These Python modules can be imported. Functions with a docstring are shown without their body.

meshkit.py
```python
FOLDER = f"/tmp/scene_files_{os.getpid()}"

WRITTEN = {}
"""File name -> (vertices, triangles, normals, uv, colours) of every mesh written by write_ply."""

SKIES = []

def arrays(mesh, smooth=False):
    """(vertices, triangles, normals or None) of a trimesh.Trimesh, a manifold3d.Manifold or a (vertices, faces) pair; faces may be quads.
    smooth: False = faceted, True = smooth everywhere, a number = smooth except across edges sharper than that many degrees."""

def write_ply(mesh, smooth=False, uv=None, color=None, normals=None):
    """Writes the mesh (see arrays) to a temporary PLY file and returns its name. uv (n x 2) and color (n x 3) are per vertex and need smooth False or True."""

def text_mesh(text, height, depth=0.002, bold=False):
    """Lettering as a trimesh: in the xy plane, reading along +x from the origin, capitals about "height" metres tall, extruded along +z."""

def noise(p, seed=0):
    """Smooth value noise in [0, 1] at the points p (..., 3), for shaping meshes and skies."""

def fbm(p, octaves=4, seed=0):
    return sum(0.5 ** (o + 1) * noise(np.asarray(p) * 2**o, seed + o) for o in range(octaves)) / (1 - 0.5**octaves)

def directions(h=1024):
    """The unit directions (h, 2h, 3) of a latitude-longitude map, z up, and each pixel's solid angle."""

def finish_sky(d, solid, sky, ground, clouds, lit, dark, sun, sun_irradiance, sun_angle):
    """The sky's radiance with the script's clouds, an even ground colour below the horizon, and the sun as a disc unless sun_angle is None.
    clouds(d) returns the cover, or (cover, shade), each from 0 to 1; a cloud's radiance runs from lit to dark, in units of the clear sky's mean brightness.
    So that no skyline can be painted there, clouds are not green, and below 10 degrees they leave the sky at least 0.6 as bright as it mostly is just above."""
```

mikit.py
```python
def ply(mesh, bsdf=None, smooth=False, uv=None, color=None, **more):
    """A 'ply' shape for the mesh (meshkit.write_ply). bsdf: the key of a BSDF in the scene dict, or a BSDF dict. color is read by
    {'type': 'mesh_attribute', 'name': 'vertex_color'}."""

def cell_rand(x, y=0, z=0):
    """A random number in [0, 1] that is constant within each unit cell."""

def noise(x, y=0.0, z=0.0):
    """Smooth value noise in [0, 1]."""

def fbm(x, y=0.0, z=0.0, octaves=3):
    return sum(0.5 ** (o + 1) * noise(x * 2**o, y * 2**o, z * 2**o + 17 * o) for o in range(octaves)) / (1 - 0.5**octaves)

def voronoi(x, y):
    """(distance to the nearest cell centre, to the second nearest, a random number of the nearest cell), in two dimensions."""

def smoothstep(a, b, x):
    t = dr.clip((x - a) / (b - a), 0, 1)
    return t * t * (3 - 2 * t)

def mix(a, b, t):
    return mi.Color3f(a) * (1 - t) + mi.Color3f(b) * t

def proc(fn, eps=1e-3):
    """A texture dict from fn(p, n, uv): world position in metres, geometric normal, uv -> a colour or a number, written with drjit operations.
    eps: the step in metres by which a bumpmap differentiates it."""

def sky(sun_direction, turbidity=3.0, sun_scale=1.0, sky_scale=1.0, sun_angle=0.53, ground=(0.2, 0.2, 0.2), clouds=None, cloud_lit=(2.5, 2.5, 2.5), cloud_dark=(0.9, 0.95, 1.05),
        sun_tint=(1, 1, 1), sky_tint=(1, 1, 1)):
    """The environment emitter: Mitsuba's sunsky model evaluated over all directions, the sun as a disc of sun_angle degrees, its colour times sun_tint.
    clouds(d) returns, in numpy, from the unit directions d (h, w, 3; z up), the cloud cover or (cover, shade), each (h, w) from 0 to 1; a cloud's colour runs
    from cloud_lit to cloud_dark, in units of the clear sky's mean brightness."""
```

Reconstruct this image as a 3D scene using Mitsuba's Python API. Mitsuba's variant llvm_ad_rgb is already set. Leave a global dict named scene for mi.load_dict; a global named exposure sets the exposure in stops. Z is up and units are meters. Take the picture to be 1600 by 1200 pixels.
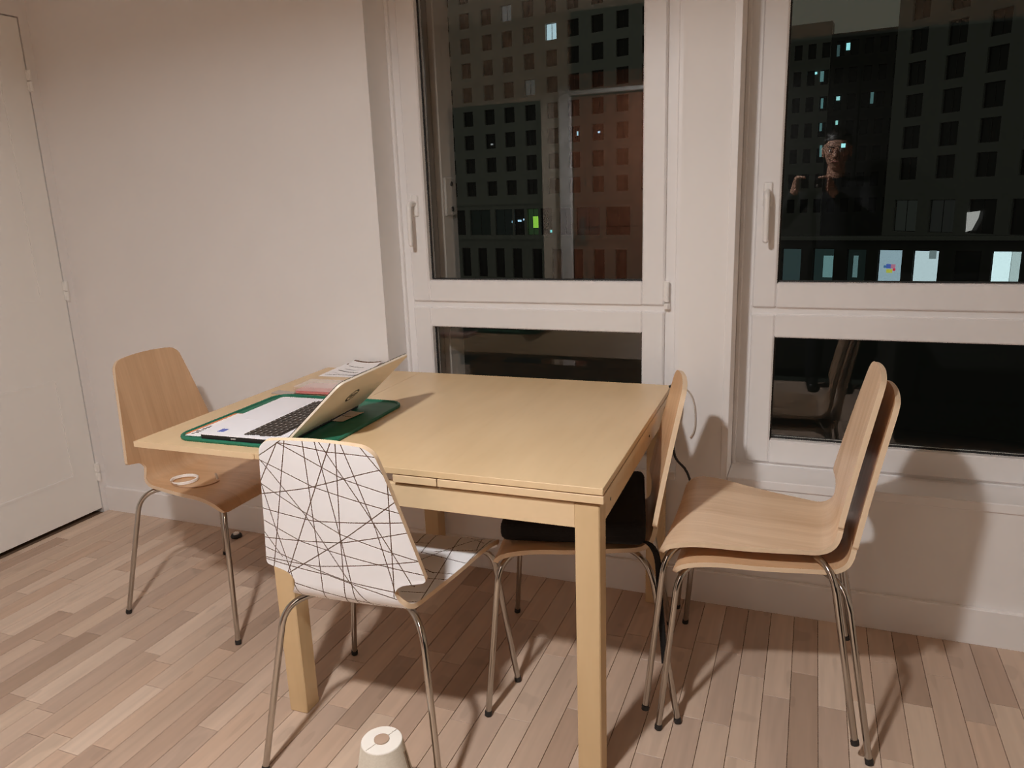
import math
import numpy as np
import trimesh
import shapely.geometry as sg
from shapely import affinity
import manifold3d as m3
import drjit as dr
import mitsuba as mi
import mikit, meshkit
from mikit import proc, fbm, noise, cell_rand, smoothstep, mix

T = mi.ScalarTransform4f
rng = np.random.default_rng(7)
scene, labels = {}, {}

# ------------------------------------------------------------------ camera, light, exposure
exposure = 0.0
CAM = np.array([2.991, -2.375, 1.350])
RIGHT = np.array([0.932, 0.362, -0.034]); DOWN = np.array([0.056, -0.235, -0.970]); FWD = np.array([-0.359, 0.902, -0.239])
FWD /= np.linalg.norm(FWD); RIGHT -= FWD * (RIGHT @ FWD); RIGHT /= np.linalg.norm(RIGHT); DOWN = np.cross(FWD, RIGHT)
scene['camera'] = {'type': 'perspective', 'fov': 2 * math.degrees(math.atan(800 / 1187.0)), 'fov_axis': 'x', 'near_clip': 0.002, 'far_clip': 500.0,
                   'to_world': T().look_at(origin=CAM.tolist(), target=(CAM + FWD).tolist(), up=(-DOWN).tolist())}
LAMP = np.array([2.22, -2.22, 2.21])
LAMP_RADIANCE = [1600.0, 1578.0, 1552.0]
scene['night_sky'] = {'type': 'constant', 'radiance': {'type': 'rgb', 'value': [0.044, 0.049, 0.039]}, 'sampling_weight': 0.12}

# ------------------------------------------------------------------ helpers
def rgb(c): return {'type': 'rgb', 'value': list(map(float, c))}

def mat(key, color, rough=0.5, spec=0.5, metallic=0.0, bump=None, bump_scale=1.0, **kw):
    b = {'type': 'principled', 'base_color': color if isinstance(color, dict) else rgb(color), 'roughness': rough, 'specular': spec, 'metallic': metallic, **kw}
    if bump is not None:
        b = {'type': 'bumpmap', 'arbitrary': bump, 'scale': bump_scale, 'bsdf': b}
    scene[key] = {'type': 'twosided', 'bsdf': b}
    return key

used = {}
def numbered(key):
    n = used.get(key, 0); used[key] = n + 1
    return key if n == 0 else f'{key}_{n:03d}'

def obj(name, mesh, bsdf, parent=None, smooth=False, to_world=None, shape=None, **kw):
    key = numbered(f'{parent}__{name}' if parent else name)
    d = dict(shape) if shape is not None else mikit.ply(mesh, bsdf, smooth, **kw)
    if to_world is not None: d['to_world'] = to_world
    scene[key] = d
    return key

def tag(key, label=None, cat=None, group=None, kind=None):
    d = {}
    if label: d['label'] = label
    if cat: d['category'] = cat
    if group: d['group'] = group
    if kind: d['kind'] = kind
    labels[key] = d
    return key

def thing(name, label, cat, group=None):
    return tag(numbered(name), label, cat, group)

def struct(name, mesh, bsdf, label=None, smooth=False):
    k = obj(name, mesh, bsdf, smooth=smooth); tag(k, label, None, None, 'structure'); return k

def box(x0, x1, y0, y1, z0, z1, ch=0.0):
    if ch <= 0:
        m = trimesh.creation.box((x1 - x0, y1 - y0, z1 - z0))
        m.apply_translation(((x0 + x1) / 2, (y0 + y1) / 2, (z0 + z1) / 2)); return m
    pts = []
    for sx in (0, 1):
        for sy in (0, 1):
            for sz in (0, 1):
                X, Y, Z = (x0, x1)[sx], (y0, y1)[sy], (z0, z1)[sz]
                dx, dy, dz = ch * (1 - 2 * sx), ch * (1 - 2 * sy), ch * (1 - 2 * sz)
                pts += [(X, Y + dy, Z + dz), (X + dx, Y, Z + dz), (X + dx, Y + dy, Z)]
    return trimesh.convex.convex_hull(np.array(pts))

def rbox(x0, x1, y0, y1, z0, z1, r, n=12):
    """rounded box: hull of eight spheres"""
    s = m3.Manifold.sphere(r, n)
    parts = [s.translate((x, y, z)) for x in (x0 + r, x1 - r) for y in (y0 + r, y1 - r) for z in (z0 + r, z1 - r)]
    return tm(m3.Manifold.batch_hull(parts))

def tm(man):
    m = man.to_mesh(); return trimesh.Trimesh(np.array(m.vert_properties[:, :3]), np.array(m.tri_verts), process=False)

def cat(ms): return trimesh.util.concatenate(ms)

def extr(poly, h, z0=0.0):
    m = trimesh.util.concatenate([trimesh.creation.extrude_polygon(g, h, engine='earcut') for g in getattr(poly, 'geoms', [poly])]); m.apply_translation((0, 0, z0)); return m

def xz_to_world(m, y0):
    """extrusion made in (x, z) with its height -> y"""
    v = m.vertices.copy(); m.vertices = np.c_[v[:, 0], y0 + v[:, 2], v[:, 1]]; m.invert(); return m

def yz_to_world(m, x0):
    v = m.vertices.copy(); m.vertices = np.c_[x0 + v[:, 2], v[:, 0], v[:, 1]]; return m

def spline(pts, n=60):
    from scipy.interpolate import CubicSpline
    p = np.asarray(pts, float); t = np.r_[0, np.cumsum(np.linalg.norm(np.diff(p, axis=0), axis=1))]
    return CubicSpline(t, p)(np.linspace(0, t[-1], n))

def tube(path, r, sides=12, caps=True):
    p = np.asarray(path, float); n = len(p); r = np.broadcast_to(r, (n,))
    t = np.gradient(p, axis=0); t /= np.linalg.norm(t, axis=1, keepdims=True) + 1e-12
    a = np.cross(t[0], [0, 0, 1.0] if abs(t[0][2]) < .9 else [1.0, 0, 0]); a /= np.linalg.norm(a)
    rings = []
    ang = np.arange(sides) * 2 * np.pi / sides
    for i in range(n):
        a = a - t[i] * (a @ t[i]); a /= np.linalg.norm(a); b = np.cross(t[i], a)
        rings.append(p[i] + r[i] * (np.cos(ang)[:, None] * a + np.sin(ang)[:, None] * b))
    v = np.vstack(rings); f = []
    for i in range(n - 1):
        for j in range(sides):
            q = [i * sides + j, i * sides + (j + 1) % sides, (i + 1) * sides + (j + 1) % sides, (i + 1) * sides + j]
            f += [[q[0], q[1], q[2]], [q[0], q[2], q[3]]]
    if caps:
        v = np.vstack([v, p[0], p[-1]]); c0, c1 = len(v) - 2, len(v) - 1
        for j in range(sides):
            f += [[c0, (j + 1) % sides, j], [c1, (n - 1) * sides + j, (n - 1) * sides + (j + 1) % sides]]
    return trimesh.Trimesh(v, f, process=False)

def bend(pts, r, n=8):
    """polyline with its corners rounded by radius r"""
    pts = [np.asarray(p, float) for p in pts]; out = [pts[0]]
    for a, b, c in zip(pts[:-2], pts[1:-1], pts[2:]):
        u, w = (a - b), (c - b); lu, lw = np.linalg.norm(u), np.linalg.norm(w); k = min(r, lu * .49, lw * .49)
        p, q = b + u / lu * k, b + w / lw * k
        out += [(1 - s) ** 2 * p + 2 * s * (1 - s) * b + s * s * q for s in np.linspace(0, 1, n)]
    out.append(pts[-1]); return np.array(out)

def lathe(prof, n=48):
    """prof: (r, z) from the bottom up, outside"""
    return trimesh.creation.revolve(np.array(prof), sections=n)

def hull_chain(chain, edge=None, smooth_n=0, seg=18):
    """bones: list of (p, rp, q, rq); joined, refined and smoothed"""
    parts = []
    for p, rp, q, rq in chain:
        a = m3.Manifold.sphere(rp, seg).translate(tuple(map(float, p))); b = m3.Manifold.sphere(rq, seg).translate(tuple(map(float, q)))
        parts.append(m3.Manifold.batch_hull([a, b]))
    man = m3.Manifold.batch_boolean(parts, m3.OpType.Add)
    if edge: man = man.refine_to_length(edge)
    m = tm(man); m.merge_vertices()
    if smooth_n:
        import scipy.sparse as sp
        e = m.edges_unique; n = len(m.vertices)
        A = sp.coo_matrix((np.ones(2 * len(e)), (np.r_[e[:, 0], e[:, 1]], np.r_[e[:, 1], e[:, 0]])), (n, n)).tocsr()
        deg = np.maximum(np.asarray(A.sum(1)), 1); v = np.array(m.vertices)
        for _ in range(smooth_n):
            for k in (.5, -.52): v = v + k * (A @ v / deg - v)
        m.vertices = v
    return m

# ------------------------------------------------------------------ materials
mat('wall_paint', proc(lambda p, n, uv: mix((.765, .745, .735), (.74, .72, .708), fbm(p.x * 3, p.y * 3, p.z * 3))), rough=.55, spec=.35,
    bump=proc(lambda p, n, uv: fbm(p.x * 140, p.y * 140, p.z * 140) * .0005), bump_scale=1.0)
mat('warm_bounce_paint', (.66, .575, .475), rough=.7, spec=.25)  # warm tint put on unseen walls to warm the bounced light
mat('ceiling_paint', (.72, .655, .57), rough=.8, spec=.2)  # ceiling tinted warm as well, for the bounced light
mat('white_lacquer', (.755, .737, .732), rough=.38, spec=.45)
mat('door_paint', (.775, .765, .735), rough=.45, spec=.4)
mat('white_plastic', (.78, .76, .74), rough=.3, spec=.5)
mat('joint_dark', (.16, .105, .07), rough=.9, spec=.1)
mat('chrome', (.47, .44, .40), rough=.12, metallic=1.0)
mat('black_rubber', (.012, .011, .011), rough=.5)
mat('black_plastic', (.015, .014, .014), rough=.4)
mat('black_fabric', proc(lambda p, n, uv: mix((.011, .010, .010), (.019, .017, .017), noise(p.x * 400, p.y * 400, p.z * 400))), rough=.9, spec=.15, sheen=.2)

def wood(key, light, dark, along='u', rough=.42, clear=0.0, stave=None, gs=1.0):
    def fn(p, n, uv):
        u, v = uv.x, uv.y
        g = fbm(u * 60 * gs, v * 5 * gs, 0.0, 4) * .55 + fbm(u * 260 * gs, v * 9 * gs, 3.0, 2) * .3 + fbm(u * 9, v * 4, 7.0, 3) * .35
        if stave: g = g + (cell_rand(dr.floor(u / stave + 50.31), 3.0) - .5) * .42
        return mix(light, dark, dr.clip(g - .1, 0, 1))
    return mat(key, proc(fn), rough=rough, spec=.42)
wood('beech_veneer', (.74, .555, .39), (.55, .375, .235), stave=.085, rough=.36)
wood('beech_veneer_brown', (.64, .415, .245), (.49, .295, .16), stave=.085, rough=.33)
wood('plywood_edge', (.72, .57, .405), (.58, .415, .27), rough=.5)

def table_wood(key, light, dark, along):
    def fn(p, n, uv):
        u, v = (p.y, p.x) if along == 'x' else (p.x, p.y)
        g = fbm(u * 38, v * 5, p.z * 30, 4) * .38 + fbm(u * 7, v * 3.5, 2.0, 4) * .60
        if along == 'y': g = g + (cell_rand(dr.floor(u / .21 + 7.4), 5.0) - .5) * .16
        pore = smoothstep(.80, .9, noise(u * 420, v * 40, p.z * 60)) * .10
        return mix(light, dark, dr.clip(g - .05 + pore, 0, 1))
    return mat(key, proc(fn), rough=.36, spec=.42)
table_wood('birch_top', (.65, .485, .295), (.545, .385, .215), 'y')
table_wood('birch_edge', (.665, .505, .32), (.58, .42, .25), 'x')
def legfn(p, n, uv):
    g = fbm(p.x * 50, p.y * 50, p.z * 4, 4) * .6 + fbm(p.x * 11, p.y * 11, p.z * 2, 2) * .4
    return mix((.585, .425, .245), (.49, .335, .175), g)
mat('birch_leg', proc(legfn), rough=.42, spec=.4)

PLANK = [(.53, .40, .31), (.485, .355, .27), (.43, .305, .23), (.61, .475, .375), (.455, .335, .26), (.52, .375, .28), (.385, .27, .20), (.56, .425, .325)]
for i, c in enumerate(PLANK):
    c = np.array(c)
    def fn(p, n, uv, c=c, i=i):
        g = fbm(p.x * 70 + i * 9.1, p.y * 5, 0.0, 4) * .6 + fbm(p.x * 14, p.y * 2.2 + i, 4.0, 3) * .5
        knot = smoothstep(.83, .9, noise(p.x * 26 + i * 3.3, p.y * 9, 1.0)) * .35
        return mix([float(x) for x in c * 1.10], [float(x) for x in c * .82], dr.clip(g - .05 + knot, 0, 1))
    mat(f'plank_tone_{i}', proc(fn), rough=.42, spec=.4)

# ------------------------------------------------------------------ room shell
X1, Y0, H = 4.5, -2.9, 2.62
YW = 0.018                                   # face of the window wall; the baseboard stands 18 mm proud of it
WIN = [(1.551, 2.610), (2.773, 3.830)]       # the two recesses
SILL, WTOP = 0.432, 2.36
struct('floor', cat([box(-.6, X1 + .02, Y0 - .02, .15, -.06, -.0035)]), 'joint_dark', 'pale beech strip parquet floor running towards the windows')
# planks
rows = np.arange(-.03, X1 + .05, .0705)
ok = []
def frustum(x, y):
    d = np.array([x, y, 0.0]) - CAM; z = d @ FWD
    return z > .1 and abs(d @ RIGHT) / z < 800 / 1187 + .03 and abs(d @ DOWN) / z < 600 / 1187 + .03
allp = []
for i, x in enumerate(rows):
    y = -rng.uniform(0, .35) * 0 + .012
    first = True
    while y > Y0:
        L = rng.uniform(.14, .5) if first else rng.uniform(.27, .56)
        first = False
        y2 = max(y - L, Y0)
        a, b = max(x, 0.002), min(x + .0705, X1)
        if b - a > .01 and y - y2 > .02: allp.append((a, b, y2, y))
        y = y2
shapes = {}
def plank_mesh(a, b, c, d, lift):
    g, ch = .0008, .0006
    x0, x1, y0, y1 = a + g, b - g, c + g * .8, d - g * .8
    z = lift
    v = np.array([(x0, y0, -.004), (x1, y0, -.004), (x1, y1, -.004), (x0, y1, -.004), (x0, y0, z - ch), (x1, y0, z - ch), (x1, y1, z - ch), (x0, y1, z - ch),
                  (x0 + ch, y0 + ch, z), (x1 - ch, y0 + ch, z), (x1 - ch, y1 - ch, z), (x0 + ch, y1 - ch, z)])
    f = []
    for k in (0, 4):
        for j in range(4):
            q = [k + j, k + (j + 1) % 4, k + 4 + (j + 1) % 4, k + 4 + j]; f += [[q[0], q[1], q[2]], [q[0], q[2], q[3]]]
    f += [[8, 9, 10], [8, 10, 11]]
    return trimesh.Trimesh(v, f, process=False)
vis, hid = [], []
for q in allp:
    a, b, c, d = q
    inside = any(frustum(x, y) for x in (a, b) for y in np.linspace(c, d, 5))
    (vis if inside else hid).append(q)
vis.sort(key=lambda q: np.hypot((q[0] + q[1]) / 2 - CAM[0], (q[2] + q[3]) / 2 - CAM[1]))
tones = rng.choice(len(PLANK), len(vis) + len(hid), p=[.2, .17, .1, .1, .14, .14, .05, .1])
for i, q in enumerate(vis[:300]):
    obj('plank', plank_mesh(*q, -.0002 * rng.random()), f'plank_tone_{tones[i]}', 'floor')
if vis[300:]:
    k = obj('plank_far', cat([plank_mesh(*q, 0) for q in vis[300:]]), 'plank_tone_1', 'floor'); tag(k, kind='stuff')
k = obj('plank_rest', cat([plank_mesh(*q, 0) for q in hid]), 'plank_tone_0', 'floor'); tag(k, kind='stuff')

wall = sg.box(-.2, -.06, X1 + .2, H + .1)
for a, b in WIN: wall = wall.difference(sg.box(a, SILL, b, WTOP))
outer = sg.box(-.2, -.06, X1 + .2, H + .1)
for a, b in WIN: outer = outer.difference(sg.box(a + .059, SILL + .0, b - .059, WTOP - .04))
wb = xz_to_world(extr(wall, .165), YW)
struct('wall_back', wb, 'wall_paint', 'white painted wall with two tall window recesses')
mat('outer_render', (.17, .165, .155), rough=.9, spec=.1)
struct('wall_outside', xz_to_world(extr(outer, .30), YW + .205), 'outer_render', 'grey outer face of the window openings')
wl = sg.Polygon([(.018, -.06), (.018, H), (Y0, H), (Y0, -.06)]).difference(sg.box(-.87, -.1, -.0222, 2.110))
struct('wall_left', yz_to_world(extr(wl, .12), -.12), 'wall_paint', 'white side wall holding the plain white door')
struct('wall_right', box(X1, X1 + .12, Y0 - 2, YW + .1, -.06, H), 'warm_bounce_paint', 'unseen wall to the right, tinted cream to warm the bounced light')
struct('ceiling', box(-.7, X1 + .12, Y0 - .12, .3, H, H + .08), 'ceiling_paint', 'plain ceiling above the picture')
struct('baseboard_back', box(.0, X1, 0, YW, -.003, .115, .003), 'wall_paint', 'low white baseboard along the foot of the window wall')
struct('trim_1', box(2.752, 2.773, YW - .004, YW + .002, SILL + .018, 2.5, .0015), 'white_lacquer', 'narrow white corner strip on the pier between the windows')
# wall behind the camera: unlit doorway as a near-black panel, brown door beside it with a dark transom
mat('unlit_panel', (.022, .021, .020), rough=.6, spec=.25)  # near-black colour stands in for unlit openings and dark space
def brownfn(p, n, uv):
    g = fbm(p.x * 30, p.y * 30, p.z * 2.5, 4)
    return mix((.30, .115, .060), (.20, .070, .036), g)
mat('brown_door_wood', proc(brownfn), rough=.4, spec=.45)
wf = sg.box(-.12, -.06, X1 + .12, H)
for a, b, t in ((.27, 1.05, 2.04), (1.28, 2.12, 2.62), (2.62, 4.42, 2.30)): wf = wf.difference(sg.box(a, -.1, b, t))
struct('wall_front', xz_to_world(extr(wf, .10), Y0 - .10), 'warm_bounce_paint', 'white wall behind the viewer, seen mirrored in the window panes')
def panel_door(name, a, b, z0, z1, bsdf, y, label):
    k = struct(name, box(a + .004, b - .004, y - .04, y, z0, z1, .002), bsdf, label)
    w = b - a
    for (u0, u1, w0, w1) in ((.12, .88, .08, .46), (.12, .88, .54, .94)):
        obj('panel', box(a + w * u0, a + w * u1, y - .004, y + .006, z0 + (z1 - z0) * w0, z0 + (z1 - z0) * w1, .004), bsdf, k)
    return k
panel_door('door_2', .27, 1.05, .008, 2.035, 'unlit_panel', Y0 - .03, 'near-black panel standing in for an unlit doorway, mirrored in the left window pane')  # darkness of the open doorway put into the panel colour
panel_door('door_3', 1.285, 2.115, .008, 2.05, 'brown_door_wood', Y0 - .02, 'reddish brown wooden door, mirrored in the left window pane')
k = obj('handle', cat([tube(bend([(1.36, Y0 - .02, 1.10), (1.36, Y0 + .045, 1.10), (1.47, Y0 + .045, 1.10)], .015), .009), box(1.345, 1.375, Y0 - .02, Y0 - .008, 1.0, 1.18, .003)]), 'chrome', 'door_3', 35)
struct('trim_2', cat([box(1.195, 1.283, Y0 - .02, Y0 + .03, 0, 2.12, .004), box(2.117, 2.20, Y0 - .02, Y0 + .03, 0, 2.12, .004), box(1.283, 2.117, Y0 - .02, Y0 + .03, 2.052, 2.080, .003)]), 'white_lacquer', 'white frame and head bar around the brown door')
struct('trim_3', box(1.285, 2.115, Y0 - .04, Y0 - .015, 2.081, 2.198, .002), 'brown_door_wood', 'brown board above the brown door')
struct('window_3', box(1.285, 2.115, Y0 - .06, Y0 - .03, 2.2, 2.615), 'unlit_panel', 'near-black panel standing in for the unlit transom over the brown door')  # dark colour in place of an unlit opening
w = thing('added_wardrobe', 'tall near-black cupboard added behind the viewer to keep the right window reflection dark', 'added_wardrobe')  # added dark mass, keeps the mirrored room behind the person dark
obj('carcass', box(2.63, 4.41, Y0 - .74, Y0 - .14, .0, 2.29, .003), 'unlit_panel', w)
for i in range(3):
    a = 2.635 + i * .592
    d_ = obj('door', box(a, a + .586, Y0 - .138, Y0 - .118, .06, 2.28, .002), 'unlit_panel', w)
    obj('handle', tube([(a + .55, Y0 - .110, 1.0), (a + .55, Y0 - .110, 1.2)], .006), 'black_plastic', d_, 30)

so = thing('added_sofa', 'unseen black seat added beside the viewer to darken the reflection in the low right pane', 'added_sofa')  # added out of view to blacken the mirrored floor
mat('added_sofa_black', (.015, .015, .015), rough=.85, spec=.15)
obj('frame', box(3.42, 4.42, -2.86, -1.62, .06, .24, .01), 'added_sofa_black', so)
obj('seat', rbox(3.54, 4.30, -2.68, -1.60, .24, .43, .04), 'added_sofa_black', so, 40)
obj('backrest', rbox(3.44, 4.42, -2.88, -2.68, .24, .78, .05), 'added_sofa_black', so, 40)
for x_ in (3.42, 4.30): obj('armrest', rbox(x_, x_ + .12, -2.70, -1.60, .24, .58, .04), 'added_sofa_black', so, 40)
for x_ in (3.48, 4.34):
    for y_ in (-2.80, -1.70): obj('foot', box(x_ - .02, x_ + .02, y_ - .02, y_ + .02, 0, .06), 'black_plastic', so)

# left door
def door_leaf():
    leaf = box(-.04, -.001, -.862, -.0265, .020, 2.105, .002)
    return leaf
struct('door_1', door_leaf(), 'door_paint', 'plain white door with pressed panels at the left edge')
for z0, z1 in ((.207, .655), (.99, 1.95)):
    y0, y1 = -.745, -.135
    fr = sg.box(y0, z0, y1, z1); ring = fr.difference(fr.buffer(-.010, join_style=2))
    obj('panel_moulding', yz_to_world(extr(ring, .0035), -.002), 'door_paint', 'door_1')
for z in (1.022, .196, 1.87):
    hk = obj('hinge', cat([box(-.001, .007, -.034, -.014, z + .002, z + .042, .002), tube([(.010, -.025, z + .001), (.010, -.025, z + .042)], .0085)]), 'door_paint', 'door_1', 30)
    obj('knuckle', cat([tube([(.010, -.025, z - .041), (.010, -.025, z - .002)], .0080), box(-.001, .006, -.034, -.014, z - .041, z - .001, .002)]), 'door_paint', hk, 30)
struct('wall_passage', box(-.7, -.62, -1.2, .1, -.06, H), 'unlit_panel')  # near-black in place of the unlit passage behind the door

# ------------------------------------------------------------------ windows
scene['pane_glass'] = {'type': 'thindielectric', 'int_ior': 1.56, 'ext_ior': 1.0}
mat('seal_black', (.012, .012, .012), rough=.5)
YS = .150                                    # face of the sashes
def window(name, a, b, label, right_hinge):
    tag(numbered(name), label, None, None, 'structure'); n = name
    sl, sr = a + .046, b - .070              # sash outer edges
    gl, gr = sl + .072, sr - .074            # daylight opening
    yf = YS + .018
    def bar(nm, x0, x1, z0, z1, y0, y1, ch=.004): return obj(nm, box(x0, x1, y0, y1, z0, z1, ch), 'white_lacquer', n)
    bar('frame_post', a - .002, sl + .012, SILL, WTOP, yf, .222); bar('frame_post', sr - .012, b + .002, SILL, WTOP, yf, .222)
    bar('frame_bead', a, a + .014, SILL, WTOP, YS + .004, yf + .005, .003)
    if right_hinge: bar('frame_bead', b - .036, b, SILL, WTOP, YS + .004, yf + .005, .003)
    bar('frame_rail', a, b, SILL, SILL + .045, yf, .222); bar('frame_rail', a, b, WTOP - .03, WTOP, yf, .222); bar('transom', sl - .004, sr + .004, .950, .990, YS + .012, .222, .004)
    for (z0, z1, g0, g1) in ((.981, 2.335, 1.060, 2.255), (.464, .960, .543, .886)):
        bar('stile', sl, gl + .0006, z0, z1, YS, .21, .005); bar('stile', gr - .0006, sr, z0, z1, YS, .21, .005)
        bar('rail', gl + .0006, gr - .0006, z0, g0, YS, .21, .004); bar('rail', gl + .0006, gr - .0006, g1, z1, YS, .21, .004)
        hole = sg.box(gl - .002, g0 - .002, gr + .002, g1 + .002); ring = hole.difference(sg.box(gl + .005, g0 + .005, gr - .005, g1 - .005))
        obj('seal', xz_to_world(extr(ring, .006), .176), 'seal_black', n)
        v = np.array([(gl - .004, .185, g0 - .004), (gr + .004, .185, g0 - .004), (gr + .004, .185, g1 + .004), (gl - .004, .185, g1 + .004)])
        kp = obj('pane', (v, np.array([[0, 1, 2], [0, 2, 3]])), 'pane_glass', n); tag(kp, 'dark reflecting glass pane')
    # sill board
    kb = obj('sill', box(a + .001, b - .001, YW - .007, YS + .03, SILL - .012, SILL + .018, .003), 'white_lacquer', n)
    # handle: oblong rosette, neck, lever hanging down
    hx = sl + .034
    h = obj('handle', None, None, n, shape=mikit.ply(rbox(hx - .014, hx + .014, YS - .010, YS + .004, 1.292, 1.368, .006), 'white_plastic', 35))
    lev = bend([(hx, YS, 1.338), (hx, YS - .050, 1.338), (hx + .002, YS - .055, 1.195)], .022)
    rr = np.r_[np.full(len(lev) - 1, .0095), .0085]
    obj('lever', tube(lev, rr, 14), 'white_plastic', h, 40)
    obj('lever_tip', tm(m3.Manifold.sphere(.0088, 16).translate((hx + .002, YS - .055, 1.195))), 'white_plastic', h, True)
    if right_hinge:
        hk = obj('hinge', cat([tube([(sr + .009, YS - .004, .995), (sr + .009, YS - .004, 1.062)], .0075, 14), box(sr - .002, sr + .012, YS - .003, YS + .02, .995, 1.062, .002)]), 'white_plastic', n, 35)
        obj('pin', cat([tube([(sr + .009, YS - .004, .972), (sr + .009, YS - .004, .990)], .0068, 14), box(sr - .001, sr + .018, YS - .003, YS + .02, .968, .988, .002)]), 'white_plastic', hk, 35)
window('window_1', *WIN[0], 'left white window with tall upper sash and low fixed sash behind the table', True)
window('window_2', *WIN[1], 'right white window with tall upper sash behind the stacked chairs', False)
# shutter rail on the outer reveal of the left window
mat('outer_metal', (.42, .40, .37), rough=.5, metallic=.0)
g = thing('shutter_rail', 'grey shutter rail with a screwed plate outside the left window', 'shutter rail')
obj('rail', box(1.611, 1.640, .36, .49, .50, 2.30, .004), 'outer_metal', g)
pk = obj('plate', box(1.640, 1.650, .372, .462, 1.286, 1.432, .003), 'outer_metal', g)
for z in (1.312, 1.408): obj('screw', tube([(1.648, .42, z), (1.654, .42, z)], .009, 12), 'black_plastic', pk, 30)

# ------------------------------------------------------------------ pendant lamp (out of the frame, up to the left)
lp = thing('pendant_lamp', 'white pendant lamp hanging above the room, out of the picture', 'lamp')
lx, ly, lz = LAMP
obj('shade', lathe([(.064, lz - .004), (.130, lz - .019), (.134, lz - .019), (.070, lz + .03), (.03, lz + .07), (.0, lz + .072)]).apply_translation((lx, ly, 0)), 'white_lacquer', lp, 40)
obj('cord', tube([(lx, ly, lz + .07), (lx, ly, H)], .003, 8), 'white_plastic', lp, True)
obj('canopy', lathe([(.0, H - .03), (.05, H - .028), (.05, H)]).apply_translation((lx, ly, 0)), 'white_plastic', lp, 40)
disc = lathe([(.0, lz - .006), (.058, lz - .0055), (.060, lz - .003)], 32).apply_translation((lx, ly, 0))
if disc.face_normals[:, 2].mean() > 0: disc.invert()
scene[lp + '__diffuser'] = {**mikit.ply(disc, 'white_plastic', 40), 'emitter': {'type': 'area', 'radiance': rgb(LAMP_RADIANCE), 'sampling_weight': 1.0}}

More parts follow.
